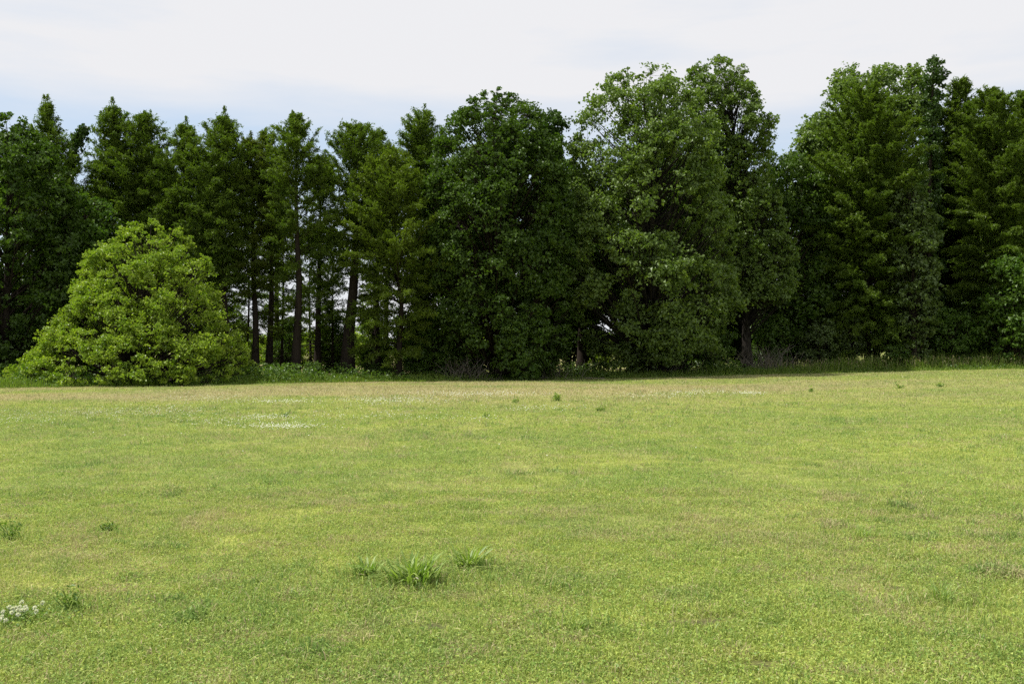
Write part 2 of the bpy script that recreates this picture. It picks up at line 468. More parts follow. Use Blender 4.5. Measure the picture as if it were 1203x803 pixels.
def make_broad(g, root, envs, mat, bark, leaf=.24, lai=2.4, lobe=.2, trunk_r=.22, sparse=0.0, upright=.7, back=.5, limb_r=1.0, holes=.26, skirt=0.0, lens=(.55, 1.35), tintshift=0.0, flop=.5):
    H = max(e.z1 for e in envs)
    top = max(envs, key=lambda e: e.z1)
    tp = trunk_path(g, H * .9, top.at(H * .8)[0], .15)
    fl = np.array([1.55] + [1 - .88 * t for t in np.linspace(.03, 1, 9)])
    tx = lambda z: (np.interp(z, tp[:, 2], tp[:, 0]), np.interp(z, tp[:, 2], tp[:, 1]))
    P, NN, TI, br = [], [], [], [tube(tp, trunk_r * fl, 9)]
    for e in envs:
        rmax = e.r.max(); lr = lobe * rmax
        nl = max(6, int(e.area() / (np.pi * lr * lr) * 2.2 * (1 - sparse)))
        z = e.sample(g, nl)
        az = g.uniform(0, 2 * np.pi, nl)
        cc, rr = e.at(z)
        inner = g.random(nl) < .22
        lob_r = lr * g.uniform(.45, 1.45, nl) * np.clip(rr / rmax + .35, .5, 1)
        rad = np.where(inner, rr * g.uniform(.1, .55, nl), np.maximum(0, rr - lob_r * g.uniform(.35, 1.0, nl)))
        C = np.stack([cc + np.cos(az) * rad, np.sin(az) * rad, z], 1)
        for q in range(nl):
            if C[q, 2] < skirt and rad[q] < .8 * rr[q] and C[q, 1] < 2: continue
            zs = max(C[q, 2] * .25, C[q, 2] - .8 * rad[q] - g.uniform(.3, 1.2)) if upright > 0 else C[q, 2]
            zs = min(zs, H * .86)
            sx, sy = tx(zs)
            s = np.array([sx, sy, zs]); m = (s + C[q]) / 2 + np.array([0, 0, -.12 * rad[q]]) + g.normal(0, .12, 3)
            t = np.linspace(0, 1, 6)[:, None]
            path = (1 - t) ** 2 * s + 2 * t * (1 - t) * m + t * t * C[q]
            r0 = (.014 + .008 * rad[q]) * limb_r
            br.append(tube(path, np.linspace(r0 * 1.6, r0 * .35, 6), 5))
            # twigs inside the lobe
            nc = int(np.clip(11 * (lob_r[q] / lr) ** 1.4, 4, 24))
            dirs = norm(g.normal(size=(nc, 3)) + np.array([np.cos(az[q]) * .55, np.sin(az[q]) * .55, .35]))
            for dvec in dirs:
                stray = g.random() < .14
                cp = C[q] + dvec * lob_r[q] * np.array([1, 1, .8]) * (g.uniform(1.05, 1.4) if stray else g.uniform(.6, 1.0))
                br.append(tube(np.array([C[q], (C[q] + cp) / 2 + g.normal(0, .05, 3), cp]), np.array([r0 * .35, r0 * .25, .006]), 3))
                cr = lob_r[q] * g.uniform(.25, .6)
                area = e.area() * lai * 1.35 / (nl * 11) * (.45 if stray else 1.0) * (cr / (.42 * lr)) ** 1.3
                nlv = max(4, int(area / (leaf * leaf * .36)))
                o = g.normal(size=(nlv, 3)); o = norm(o) * (g.random((nlv, 1)) ** .45)
                o *= np.array([cr, cr, cr * .62])
                p = cp + o
                nrm = norm(np.array([0, 0, .75]) + .5 * norm(p - C[q]) + g.normal(0, flop, (nlv, 3)))
                P.append(p); NN.append(nrm)
                TI.append(np.clip(g.normal(.5, .2, nlv) + g.normal(0, .17) + tintshift, 0, 1))
    P = np.concatenate(P); NN = np.concatenate(NN); TI = np.concatenate(TI)
    hole = noise3(P[:, 0], P[:, 1], P[:, 2], .8 / max(.35, lobe * max(e.r.max() for e in envs)))
    k = (hole > holes) | (g.random(len(P)) < .15)
    k &= leaf_count_thin(g, P, 0, max(e.r.max() for e in envs) * .25, back)
    k &= P[:, 2] > .08
    P, NN, TI = P[k], NN[k], TI[k]; n = len(P)
    a = np.cross(NN, rand_dir(g, n)) + np.array([0, 0, -.25])
    ln = leaf * g.uniform(*lens, n)
    build('trunk', br, bark, root, smooth=True)
    build('crown', [leaves(P, a, NN, ln, ln * g.uniform(.62, .9, n))], mat, root, attrs={'tint': [TI]})
    return n

def make_cypress(g, root, envs, mat, bark, lai=1.0, trunk_r=.2, back=.5, stems=None, upsweep=1.0, dead=True, leaf=.18, gap=0.0, droop=.16, lace=0.0):
    P, A, NN, TI, br, tr = [], [], [], [], [], []
    for e in envs:
        e.r = e.r * np.interp(e.z, [e.z0, e.z1 * .85, e.z1], [1.0, 1.26, 1.0])
        H = e.z1
        zz = np.linspace(-.15, H * .985, 12)
        t = np.linspace(0, 1, 12)
        ctr = np.interp(np.clip(zz, e.z0, H), e.z, e.c)
        bxx = ctr * sstep(0, .5, t) if stems is None else ctr
        tp = np.stack([bxx + .05 * np.sin(t * 7 + g.uniform(0, 6)), .06 * np.sin(t * 6 + g.uniform(0, 6)), zz], 1)
        flare = np.array([1.6, 1.15] + list(1 - .95 * np.linspace(.08, 1, 10)))
        tr.append(tube(tp, trunk_r * flare, 9))
        crown_h = e.z1 - e.z0
        nb = int(crown_h * 26 * lai) + 26
        z = e.z0 + crown_h * np.sort(g.random(nb)) ** .95
        az = np.cumsum(g.normal(2.4, .5, nb))
        for q in range(nb):
            f = (z[q] - e.z0) / crown_h
            c0, rr = e.at(z[q]); rr = float(rr)
            if g.random() < min(.82, gap * (1.5 if gap > .45 else 1.0) * (1 - f)): continue
            if np.sin(az[q]) > .2 and g.random() > back + .2: continue
            ln = max(.22, rr * g.uniform(*((.4, 1.4) if f > .62 else (.55, 1.15))))
            el = (.10 + .80 * f ** 1.1) * upsweep + g.normal(0, .16)
            ln = min(ln / max(.4, np.cos(el)), ln + 1.2)
            d = np.array([np.cos(az[q]) * np.cos(el), np.sin(az[q]) * np.cos(el), np.sin(el)])
            zs = z[q] - ln * np.sin(el) * .6
            s = np.array([np.interp(zs, tp[:, 2], tp[:, 0]), np.interp(zs, tp[:, 2], tp[:, 1]), zs])
            s[0] += (float(c0) - np.interp(z[q], tp[:, 2], tp[:, 0])) * .5
            u = np.linspace(0, 1, 6)
            path = s + d * (u * ln)[:, None] + np.array([0, 0, 1.0]) * (-droop * ln * u ** 2.2 * (1 - f * .9) + .05 * ln * np.sin(u * 3.1))[:, None]
            br.append(tube(path, np.linspace(.010 + .007 * ln, .004, 6), 4))
            # twigs along the bough: loose feathery sprays
            nt_ = max(5, int(ln / .15))
            su = g.uniform(.10 if f > .4 else .22, 1.0, nt_ * 2)
            side = np.where(np.arange(nt_ * 2) % 2 == 0, 1.0, -1.0)
            base = np.stack([np.interp(su, u, path[:, k_]) for k_ in range(3)], 1)
            lat = norm(np.cross(d, [0, 0, 1.0]))
            tl = (.14 + .18 * min(1, ln) + .55 * (1 - su) * min(1, ln / 2.0)) * g.uniform(.6, 1.35, nt_ * 2)
            tdir = norm(d * .8 + lat[None] * side[:, None] * g.uniform(.3, 1.0, (nt_ * 2, 1)) + np.array([0, 0, .05 + .25 * f]) + g.normal(0, .34, (nt_ * 2, 3)))
            m = 10
            s2 = g.random((nt_ * 2, m))
            p = base[:, None] + tdir[:, None] * (tl[:, None] * s2)[..., None] + g.normal(0, .05, (nt_ * 2, m, 3)) + np.array([0, 0, -.11]) * (s2 ** 2)[..., None]
            ax = norm(tdir[:, None] * .9 + g.normal(0, .6, (nt_ * 2, m, 3)) + np.array([0, 0, -.25]))
            nr = norm(np.array([0, 0, 1.0]) + g.normal(0, .6, (nt_ * 2, m, 3)))
            P.append(p.reshape(-1, 3)); A.append(ax.reshape(-1, 3)); NN.append(nr.reshape(-1, 3))
            TI.append(np.clip(g.normal(.45, .2, p.shape[0] * m) + g.normal(0, .10), 0, 1))
        if dead:
            for q in range(14):       # bare stubs low on the stem
                zq = g.uniform(.2, 1) * max(1.0, e.z0 * 1.05); a_ = g.uniform(0, 6.28); l_ = g.uniform(.4, 1.7)
                s = np.array([np.interp(zq, tp[:, 2], tp[:, 0]), 0, zq])
                u = np.linspace(0, 1, 4)[:, None]
                br.append(tube(s + u * l_ * np.array([np.cos(a_), np.sin(a_), .1]) + np.array([0, 0, -.25]) * u ** 2 * l_, np.linspace(.022, .006, 4), 4))
        for q in range(5):            # leading shoots that stand clear of the crown
            zq = e.z1 - g.uniform(0, .22) * crown_h * (q > 0); c0, rr = e.at(zq)
            s0 = np.array([float(c0) + g.normal(0, .45) * float(rr), g.normal(0, .4) * float(rr), zq - .5]); hh = g.uniform(.5, 1.25)
            br.append(tube(np.array([s0, s0 + [0, 0, hh * .5], s0 + [g.normal(0, .08), 0, hh]]), np.array([.014, .009, .004]), 3))
            m_ = 150; t_ = g.random(m_) ** .8
            P.append(s0 + np.array([0, 0, 1.0]) * (t_ * hh)[:, None] + g.normal(0, 1, (m_, 3)) * (.03 + .15 * (1 - t_))[:, None])
            A.append(norm(np.array([0, 0, .7]) + g.normal(0, .6, (m_, 3)))); NN.append(rand_dir(g, m_)); TI.append(np.clip(g.normal(.5, .2, m_), 0, 1))
    P = np.concatenate(P); A = np.concatenate(A); NN = np.concatenate(NN); TI = np.concatenate(TI)
    k = leaf_count_thin(g, P, 0, .8, back) & (P[:, 2] > .1)
    P, A, NN, TI = P[k], A[k], NN[k], TI[k]; n = len(P)
    build('trunk', tr + br, bark, root, smooth=True)
    ln = leaf * g.uniform(.7, 1.3, n)
    build('crown', [leaves(P, A, NN, ln, ln * g.uniform(.22, .34, n), .15, .2)], mat, root, attrs={'tint': [TI]})
    return n

def make_ivied(g, root, path_px, Y, bx, bz, rows, bark, plume=0):
    """a dead stem wrapped in climbing ivy; rows: (py, half width px)"""
    pts = np.array([[X(a, Y) - bx, 0, Z(b, Y) - bz] for a, b in path_px])
    zz = np.linspace(pts[0, 2] - .2, pts[-1, 2], 12)
    tp = np.stack([np.interp(zz, pts[:, 2], pts[:, 0]), np.zeros(12), zz], 1)
    rz = np.array([Z(r[0], Y) - bz for r in rows])[::-1]; rw = np.array([r[1] * Y / FPX for r in rows])[::-1]
    P, NN, TI, br = [], [], [], [tube(tp, np.linspace(.2, .05, 12), 8)]
    ncl = int((rz[-1] - rz[0]) * 20)
    for q in range(ncl):
        z = g.uniform(rz[0], rz[-1]); w = np.interp(z, rz, rw)
        a = g.uniform(0, 6.28); rr = w * g.uniform(.25, .95)
        s = np.array([np.interp(z, tp[:, 2], tp[:, 0]), 0, z - rr * .4])
        c = s + np.array([np.cos(a) * rr, np.sin(a) * rr, rr * .4])
        br.append(tube(np.array([s, (s + c) / 2 + [0, 0, .05], c]), np.array([.015, .012, .005]), 3))
        n = int(g.integers(28, 48)); cr = g.uniform(.18, .34)
        p = c + norm(g.normal(size=(n, 3))) * (g.random((n, 1)) ** .5) * cr
        P.append(p); NN.append(norm(np.array([np.cos(a) * .6, np.sin(a) * .6, .5]) + g.normal(0, .5, (n, 3))))
        TI.append(np.clip(g.normal(.5, .2, n) + g.normal(0, .15), 0, 1))
    for q in range(plume):           # arching sprays at the top
        a = g.uniform(0, 6.28); l_ = g.uniform(.9, 2.0)
        s = tp[-1] - [0, 0, g.uniform(0, 1.0)]
        u = np.linspace(0, 1, 5)[:, None]
        pa = s + u * l_ * np.array([np.cos(a), np.sin(a), .55]) + np.array([0, 0, -.5]) * l_ * u ** 2
        br.append(tube(pa, np.linspace(.02, .005, 5), 3))
        n = 60; t = g.uniform(.1, 1, n)
        p = np.stack([np.interp(t, u[:, 0], pa[:, k_]) for k_ in range(3)], 1) + g.normal(0, .1, (n, 3))
        P.append(p); NN.append(norm(np.array([0, 0, 1.0]) + g.normal(0, .5, (n, 3)))); TI.append(np.clip(g.normal(.5, .2, n), 0, 1))
    P = np.concatenate(P); NN = np.concatenate(NN); TI = np.concatenate(TI); n = len(P)
    build('trunk', br, bark, root, smooth=True)
    ln = .17 * g.uniform(.7, 1.3, n)
    build('ivy', [leaves(P, np.cross(NN, rand_dir(g, n)) + [0, 0, -.3], NN, ln, ln * .8)], M['ivy'], root, attrs={'tint': [TI]})
    return n

G_CY = 'feathery cypress trees of the front row'
G_BR = 'broadleaf trees of the front row'
# kind, depth, foot column, outlines (row, left, right), material, settings, label
TREES = [
 ('c', 58, 56, [[(124, 53, 58), (150, 44, 67), (190, 33, 80), (240, 22, 94), (320, 15, 98), (400, 25, 92)]], 'needle', dict(lai=.85), 'cypress with a thin lacy top beside the leaning ivy-clad snag'),
 ('c', 59, 150, [[(136, 163, 172), (160, 153, 187), (210, 128, 199), (260, 112, 206), (330, 105, 208), (400, 115, 200)], [(125, 129, 133), (150, 119, 146), (190, 108, 165), (240, 104, 178)]], 'needle', dict(lai=1.15), 'broad cypress with two pointed tops rising behind the bright green tree'),
 ('c', 58, 222, [[(150, 212, 222), (175, 200, 235), (230, 190, 244), (320, 188, 248), (400, 195, 240)]], 'needle', dict(), 'dark cypress just right of the twin-topped one, blunt at the top'),
 ('c', 57, 268, [[(139, 258, 266), (165, 241, 281), (210, 228, 292), (280, 222, 298), (340, 232, 292)]], 'needle', dict(lai=1.15), 'dense dark cypress with a sharp point above the bright green tree\'s shoulder'),
 ('c', 58, 301, [[(166, 288, 300), (200, 276, 318), (260, 266, 327), (330, 262, 330), (385, 270, 328), (410, 285, 318)]], 'needler', dict(gap=.66), 'cypress with russet brown feathery boughs low on its stem'),
 ('c', 59, 317, [[(158, 308, 318), (200, 298, 332), (270, 292, 340), (330, 292, 345), (380, 300, 340)]], 'needle', dict(gap=.66, lai=.9), 'slim cypress whose stem bends slightly, left of the tallest straight trunk'),
 ('c', 56.5, 347, [[(136, 342, 350), (165, 329, 367), (210, 318, 380), (280, 312, 386), (340, 318, 384), (385, 328, 372)]], 'needle', dict(gap=.66, trunk_r=.24), 'tall cypress with a straight dark trunk visible from the grass upwards'),
 ('c', 61, 374, [[(186, 372, 386), (230, 353, 400), (300, 344, 404), (355, 346, 402), (395, 355, 396)]], 'needle', dict(gap=.66, lai=.9), 'shorter cypress filling the dip right of the tall straight-trunked cypress'),
 ('c', 58, 409, [[(150, 405, 422), (172, 394, 440), (230, 384, 455), (300, 380, 452), (360, 384, 445), (400, 392, 430)]], 'needle', dict(gap=.6, trunk_r=.36), 'cypress with the thickest trunk, left of the yellowish drooping one'),
 ('c', 62, 444, [[(156, 438, 449), (195, 422, 462), (280, 418, 468), (350, 420, 465)]], 'needle', dict(gap=.6), 'thin-topped cypress showing just above the yellowish drooping one'),
 ('c', 56.5, 468, [[(184, 452, 474), (220, 426, 500), (260, 412, 516), (320, 410, 524), (370, 422, 524), (405, 424, 518), (432, 438, 508)]], 'needley', dict(lai=1.0, droop=.24, gap=.46, trunk_r=.16), 'yellowish green cypress with drooping feathery boughs reaching the ground'),
 ('c', 66, 497, [[(133, 489, 503), (150, 478, 518), (200, 470, 523), (260, 468, 522), (330, 470, 520)]], 'needle', dict(lai=1.1), 'narrow dark cypress standing behind, left of the big round dark tree'),
 ('c', 69, 1018, [[(108, 1002, 1032), (150, 986, 1056), (210, 968, 1066), (280, 960, 1076), (350, 964, 1076), (415, 974, 1070)]], 'needle', dict(lai=1.05, leaf=.24), 'wide layered cypress in front of the pale-topped sycamore'),
 ('c', 75, 1130, [[(98, 1123, 1135), (130, 1114, 1146), (180, 1104, 1152), (300, 1100, 1156)]], 'needle', dict(leaf=.24), 'narrow cypress spire just right of the tall ivy-clad column'),
 ('c', 70, 1165, [[(106, 1160, 1172), (130, 1148, 1189), (190, 1130, 1204), (280, 1120, 1214), (350, 1126, 1210), (410, 1136, 1200)]], 'needle', dict(leaf=.24, lai=1.05), 'cypress with long level boughs one step in from the right end'),
 ('c', 73, 1212, [[(110, 1202, 1216), (150, 1186, 1236), (250, 1175, 1246), (350, 1180, 1244)]], 'needle', dict(leaf=.24), 'cypress at the right end of the tree row, cut by the frame'),
 ('b', 53, 6, [[(140, -8, 24), (165, -26, 42), (210, -45, 70), (280, -60, 88), (360, -62, 84), (428, -50, 74)]], 'dark', dict(leaf=.2, lobe=.27), 'dark broadleaf tree at the left end of the tree row'),
 ('b', 55.5, 104, [[(224, 94, 108), (245, 76, 126), (290, 64, 142), (350, 58, 150), (430, 68, 142)]], 'mid', dict(leaf=.2, lobe=.3), 'lower mid-green leafy tree between the lacy cypress and the twin-topped one'),
 ('b', 58, 585, [[(107, 578, 598), (128, 547, 626), (180, 513, 650), (250, 502, 666), (330, 508, 670), (400, 518, 664), (432, 530, 655)]], 'dark', dict(leaf=.18, lai=3.1, trunk_r=.3, lobe=.165, holes=.2), 'huge dense dark green tree in the middle, leafy down to the ground'),
 ('b', 65, 684, [[(205, 672, 702), (240, 655, 716), (300, 648, 722), (342, 655, 716)]], 'dark', dict(leaf=.22, trunk_r=.36, lobe=.33), 'dark tree with a bare thick trunk left of the big sycamore'),
 ('b', 63, 698, [[(262, 690, 706), (290, 680, 716), (330, 682, 714)]], 'mid', dict(leaf=.2, trunk_r=.11, lobe=.4, sparse=.3), 'thin sapling with a slender bare stem in the bright gap'),
 ('b', 61, 768, [[(78, 742, 756), (98, 711, 796), (140, 690, 826), (200, 676, 842), (260, 662, 850), (320, 650, 856), (365, 668, 856), (418, 704, 840)]], 'syc', dict(leaf=.20, lai=2.7, trunk_r=.3, lobe=.16, holes=.27), 'big pale-leaved sycamore bulging forward with its foliage low to the ground'),
 ('b', 66, 878, [[(62, 843, 856), (85, 814, 878), (120, 806, 886), (138, 812, 902), (152, 818, 914), (168, 822, 902), (200, 826, 902), (240, 832, 912), (300, 840, 930), (352, 852, 926)]], 'syc', dict(leaf=.20, lai=2.4, trunk_r=.3, lobe=.18, holes=.33, tintshift=-.1), 'tallest sycamore with an airy top and a branch reaching right'),
 ('b', 70, 930, [[(180, 908, 926), (210, 882, 960), (280, 880, 970), (360, 884, 972), (412, 900, 960)]], 'dark', dict(leaf=.24, lobe=.27), 'mid-height dark tree in the dip right of the tallest sycamore'),
 ('b', 76, 955, [[(146, 946, 960), (170, 931, 985), (230, 930, 992), (300, 935, 985)]], 'syc', dict(leaf=.26, lobe=.33, holes=.38), 'pale small-crowned tree peeping up left of the wide layered cypress'),
 ('b', 78, 1030, [[(80, 1012, 1056), (98, 978, 1082), (140, 960, 1096), (200, 955, 1100), (300, 960, 1100)]], 'syc', dict(leaf=.27, lobe=.2, back=.35), 'round-topped pale sycamore behind the wide layered cypress'),
 ('b', 67, 1073, [[(210, 1062, 1078), (240, 1050, 1095), (300, 1048, 1100), (370, 1055, 1096), (420, 1062, 1090)]], 'pale', dict(leaf=.24, lobe=.36, sparse=.35, holes=.42), 'young pale-leaved tree in front of the ivy-clad column'),
 ('b', 66.5, 1193, [[(296, 1182, 1202), (330, 1162, 1226), (400, 1155, 1230), (425, 1162, 1222)]], 'mid', dict(leaf=.22, lobe=.32), 'low mid-green tree beneath the cypresses at the right end'),
]
def plant_all():
    for idx, (k, Y, px, rows, mat, kw, label) in enumerate(TREES):
        g = np.random.default_rng(100 + idx)
        bx = X(px, Y); bz = float(gz(bx, Y))
        syc = mat == 'syc'
        nm = 'cypress_tree' if k == 'c' else ('sycamore_tree' if syc else 'broadleaf_tree')
        root = thing(nm, label, 'tree', (bx, Y, bz), G_CY if k == 'c' else G_BR)
        envs = [Env(r, Y, bx, bz) for r in rows]
        if k == 'c': n = make_cypress(g, root, envs, M[mat], M['bark'], **kw)
        else: n = make_broad(g, root, envs, M[mat], M['barkg'] if syc else M['bark'], **kw)
        print('TREE', nm, n, label)
        TREE_ROOTS.append(root)
TREE_ROOTS = []
plant_all()

def ivied(label, px, Y, path, rows, plume=0, seed=0):
    bx = X(px, Y); bz = float(gz(bx, Y))
    root = thing('ivy_clad_snag', label, 'tree', (bx, Y, bz), 'ivy-clad stems in the tree row')
    n = make_ivied(np.random.default_rng(300 + seed), root, path, Y, bx, bz, rows, M['bark'], plume)
    print('SNAG', n)
ivied('leaning ivy-clad snag poking out over the gap on the left', 50, 60, [(50, 446), (58, 300), (73, 218), (97, 153)], [(150, 4), (162, 10), (190, 9), (230, 7), (300, 12), (430, 10)], 0, 1)
ivied('ivy-clad stem with a spreading tuft on top, right of the huge dark tree', 648, 61, [(648, 443), (650, 300), (651, 138)], [(134, 18), (150, 20), (165, 10), (230, 14), (300, 22), (420, 24)], 16, 2)
ivied('tall ivy-clad column standing highest above the right-hand trees', 1095, 70.5, [(1090, 436), (1092, 250), (1098, 68)], [(66, 6), (80, 17), (110, 13), (135, 12), (200, 16), (280, 20), (340, 18), (420, 14)], 0, 3)

# the bright open-grown tree in front of the row
Y = 50.0; bx = X(158, Y); bz = float(gz(bx, Y))
root = thing('bright_green_tree', 'bright yellow green rounded tree standing alone in front of the tree row', 'tree', (bx, Y, bz))
n = make_broad(np.random.default_rng(77), root, [Env([(262, 158, 188), (276, 140, 212), (300, 118, 233), (330, 104, 243), (352, 95, 249), (376, 82, 259), (402, 66, 271), (424, 52, 283), (438, 44, 288), (447, 54, 276)], Y, bx, bz)],
           M['bright'], M['bark'], leaf=.125, lai=2.9, lobe=.105, trunk_r=.22, holes=.28, back=.5, limb_r=1.1, flop=.75, skirt=1.25)
print('BRIGHT', n)

def copy_tree(src, loc, rz, sc, label, group):
    r = src.copy(); COL.objects.link(r); r.location = loc; r.rotation_euler = (0, 0, rz); r.scale = (sc[0], sc[0], sc[1])
    r['label'] = label; r['group'] = group
    for ch in src.children:
        c = ch.copy(); COL.objects.link(c); c.parent = r
    return r
# slender young trees with thin lacy sprays between the big trunks
YOUNG = ('slender young cypress with thin lacy sprays among the trunks left of centre', 'slender young cypresses among the trunks')
x = X(332, 63); zb = float(gz(x, 63))
young = thing('cypress_tree', YOUNG[0], 'tree', (x, 63, zb), YOUNG[1])
make_cypress(np.random.default_rng(909), young, [Env([(235, 328, 336), (270, 315, 349), (330, 306, 358), (385, 308, 356), (418, 316, 348)], 63, x, zb)], M['needle'], M['bark'], lai=.32, trunk_r=.10, gap=.3, dead=True, droop=.25)
for q, (px, Yb, sc) in enumerate([(291, 64, .95), (364, 66, .9), (391, 63.5, .85), (438, 65, 1.0)]):
    x = X(px, Yb)
    copy_tree(young, (x, Yb, float(gz(x, Yb))), 1.3 + q * 2.1, (sc, sc), *YOUNG)
# second row, half hidden: (column, depth, source tree, top row, spread)
BACK = [(-70, 60, 0, 165, 1.0), (20, 66, 17, 190, 1.5), (110, 69, 2, 215, 1.2), (190, 68, 3, 185, 1.2), (250, 70, 2, 190, 1.1), (325, 74, 5, 195, 1.1), 
        (455, 72, 9, 200, 1.0), (530, 70, 11, 190, 1.3), (560, 72, 3, 170, 1.5), (625, 70, 23, 165, 1.2), (668, 72, 23, 200, 1.0), (760, 74, 23, 170, 1.0), (800, 76, 18, 150, .8), (840, 74, 23, 200, 1.1),
        (905, 80, 23, 205, 1.1), (985, 84, 12, 160, 1.0), (1055, 86, 23, 190, 1.3), (1110, 84, 23, 170, 1.3), (1150, 84, 12, 165, 1.0), (1190, 80, 14, 150, 1.0), (1260, 74, 14, 125, 1.0), (1300, 78, 12, 120, 1.0), (-120, 56, 17, 170, 1.6), (-140, 62, 3, 150, 1.2)]
BACK += [(285, 66, 17, 368, 1.0), (340, 68, 17, 372, 1.1), (392, 65, 17, 362, 1.0), (440, 67, 17, 360, 1.0), (488, 64, 17, 320, 1.0), (520, 63, 17, 300, 1.3), (900, 74, 17, 330, 1.4), (960, 76, 17, 320, 1.3), (1110, 76, 17, 340, 1.4), (1140, 74, 17, 330, 1.3), (235, 66, 17, 320, 1.2)]
for q, (px, Yb, si, top, sp) in enumerate(BACK):
    src = TREE_ROOTS[si]
    spec = TREES[si]
    h0 = Z(min(r[0] for rr in spec[3] for r in rr), spec[1]) - src.location.z
    x = X(px, Yb); zb = float(gz(x, Yb)); h1 = Z(top, Yb) - zb
    copy_tree(src, (x, Yb, zb), (q * 2.1) % 6.28, (h1 / h0 * sp, h1 / h0), 'dark tree of the second row, half hidden behind the front trees', 'second row of trees half hidden behind the front trees')

# ------------------------------------------------------------------ shrubs along and beyond the row
def shrub_proto(name, label, px, Y, rows, mat, seed, group, leaf=.16, **kw):
    bx = X(px, Y); bz = float(gz(bx, Y))
    root = thing(name, label, 'shrub', (bx, Y, bz), group)
    make_broad(np.random.default_rng(seed), root, [Env(rows, Y, bx, bz)], M[mat], M['bark'], leaf=leaf, trunk_r=.05, lobe=.36, limb_r=.8, **kw)
    return root
GS = 'shrubs along the foot of the tree row'
sh_round = shrub_proto('shrub', 'small round bush in the tall grass under the layered cypress', 1050, 66.5, [(408, 1044, 1056), (414, 1038, 1062), (424, 1037, 1063), (432, 1042, 1058)], 'under', 401, GS, leaf=.13)
sh_arch = shrub_proto('shrub', 'pale arching shrub left of the layered cypress', 962, 67.5, [(378, 955, 972), (390, 945, 985), (408, 942, 984), (430, 950, 975)], 'pale', 402, GS, sparse=.2, holes=.4)
sh_arch2 = shrub_proto('shrub', 'pale leggy shrub between the arching shrub and the layered cypress', 998, 68, [(370, 990, 1006), (385, 984, 1014), (410, 985, 1012), (432, 992, 1006)], 'pale', 403, GS, sparse=.3, holes=.42)
sh_mid = shrub_proto('shrub', 'leafy shrub under the huge dark tree, pale leaves at its edge', 615, 55.5, [(368, 605, 628), (385, 590, 640), (410, 585, 640), (438, 595, 630)], 'under', 404, GS, sparse=.3, holes=.4)
sh_drape = shrub_proto('shrub', 'vine-draped shrub leaning by the dark trunk right of the round bush', 1118, 68, [(366, 1102, 1122), (380, 1092, 1136), (405, 1095, 1146), (430, 1100, 1140)], 'mid', 405, GS)
sh_far = shrub_proto('sunlit_shrub', 'sunlit yellow green shrub beyond the tree row seen through the trunks', 338, 82, [(392, 326, 350), (402, 314, 362), (420, 310, 366), (432, 318, 358)], 'bright', 406, 'sunlit shrubs beyond the tree row', leaf=.2)
SH = [
 (367, 53.6, 0, .62, 'bushy weed clump standing at the mown edge below the tall straight trunk'),
 (330, 74, 4, .7, None), (395, 72, 3, .8, None), (452, 64, 3, .6, None), (510, 58, 4, .8, None), (545, 58, 3, .9, None), (632, 60, 4, .8, None),
 (748, 61, 3, .7, None), (790, 62, 4, .8, None), (840, 64, 3, .8, None), (905, 68, 3, 1.0, None), (1150, 70, 4, 1.0, None), (1195, 70, 3, 1.1, None), (40, 53, 3, .9, None),
 (-30, 51, 4, .8, None), (250, 58, 4, .6, None), (285, 66, 3, .6, None)]
SRC = [sh_round, sh_arch, sh_arch2, sh_mid, sh_drape]
for q, (px, Y, si, sc, lab) in enumerate(SH):
    x = X(px, Y)
    copy_tree(SRC[si], (x, Y, float(gz(x, Y))), q * 1.7, (sc, sc), lab or 'shaded leafy shrub among the trunks at the foot of the trees', GS)
for q, (px, Y, sc) in enumerate([(300, 86, .9), (375, 84, 1.0), (425, 88, 1.1), (488, 86, .9), (555, 90, .9), (712, 84, .9), (862, 84, 1.2), (835, 92, 1.2), (925, 96, 1.3), (970, 92, 1.1), (1075, 90, 1.1), (240, 84, 1.0)]):
    x = X(px, Y)
    copy_tree(sh_far, (x, Y, float(gz(x, Y))), q * 2.3, (sc, sc), 'sunlit yellow green shrub beyond the tree row seen through the trunks', 'sunlit shrubs beyond the tree row')

# far wood on the horizon
def far_wood():
    g = np.random.default_rng(55)
    n = 60000
    x = g.uniform(-900, 900, n); prof = 7 + 7 * fbm2(x, x * 0, .02, 3) + 3 * noise2(x, x * 0, .11, 4)
    z = prof * (g.random(n) ** .8); y = 760 + g.normal(0, 14, n) + (z - prof) * .6
    P = np.stack([x, y, z], 1); NN = norm(np.array([0, -.5, .8]) + g.normal(0, .5, (n, 3)))
    ln = g.uniform(1.2, 2.4, n)
    o = build('far_wood', [leaves(P, np.cross(NN, rand_dir(g, n)), NN, ln, ln * .8)], M['mid'], attrs={'tint': [g.random(n)]})
    o['kind'] = 'stuff'; o['label'] = 'distant low wood on the horizon seen through the trunks'; o['category'] = 'wood'
far_wood()

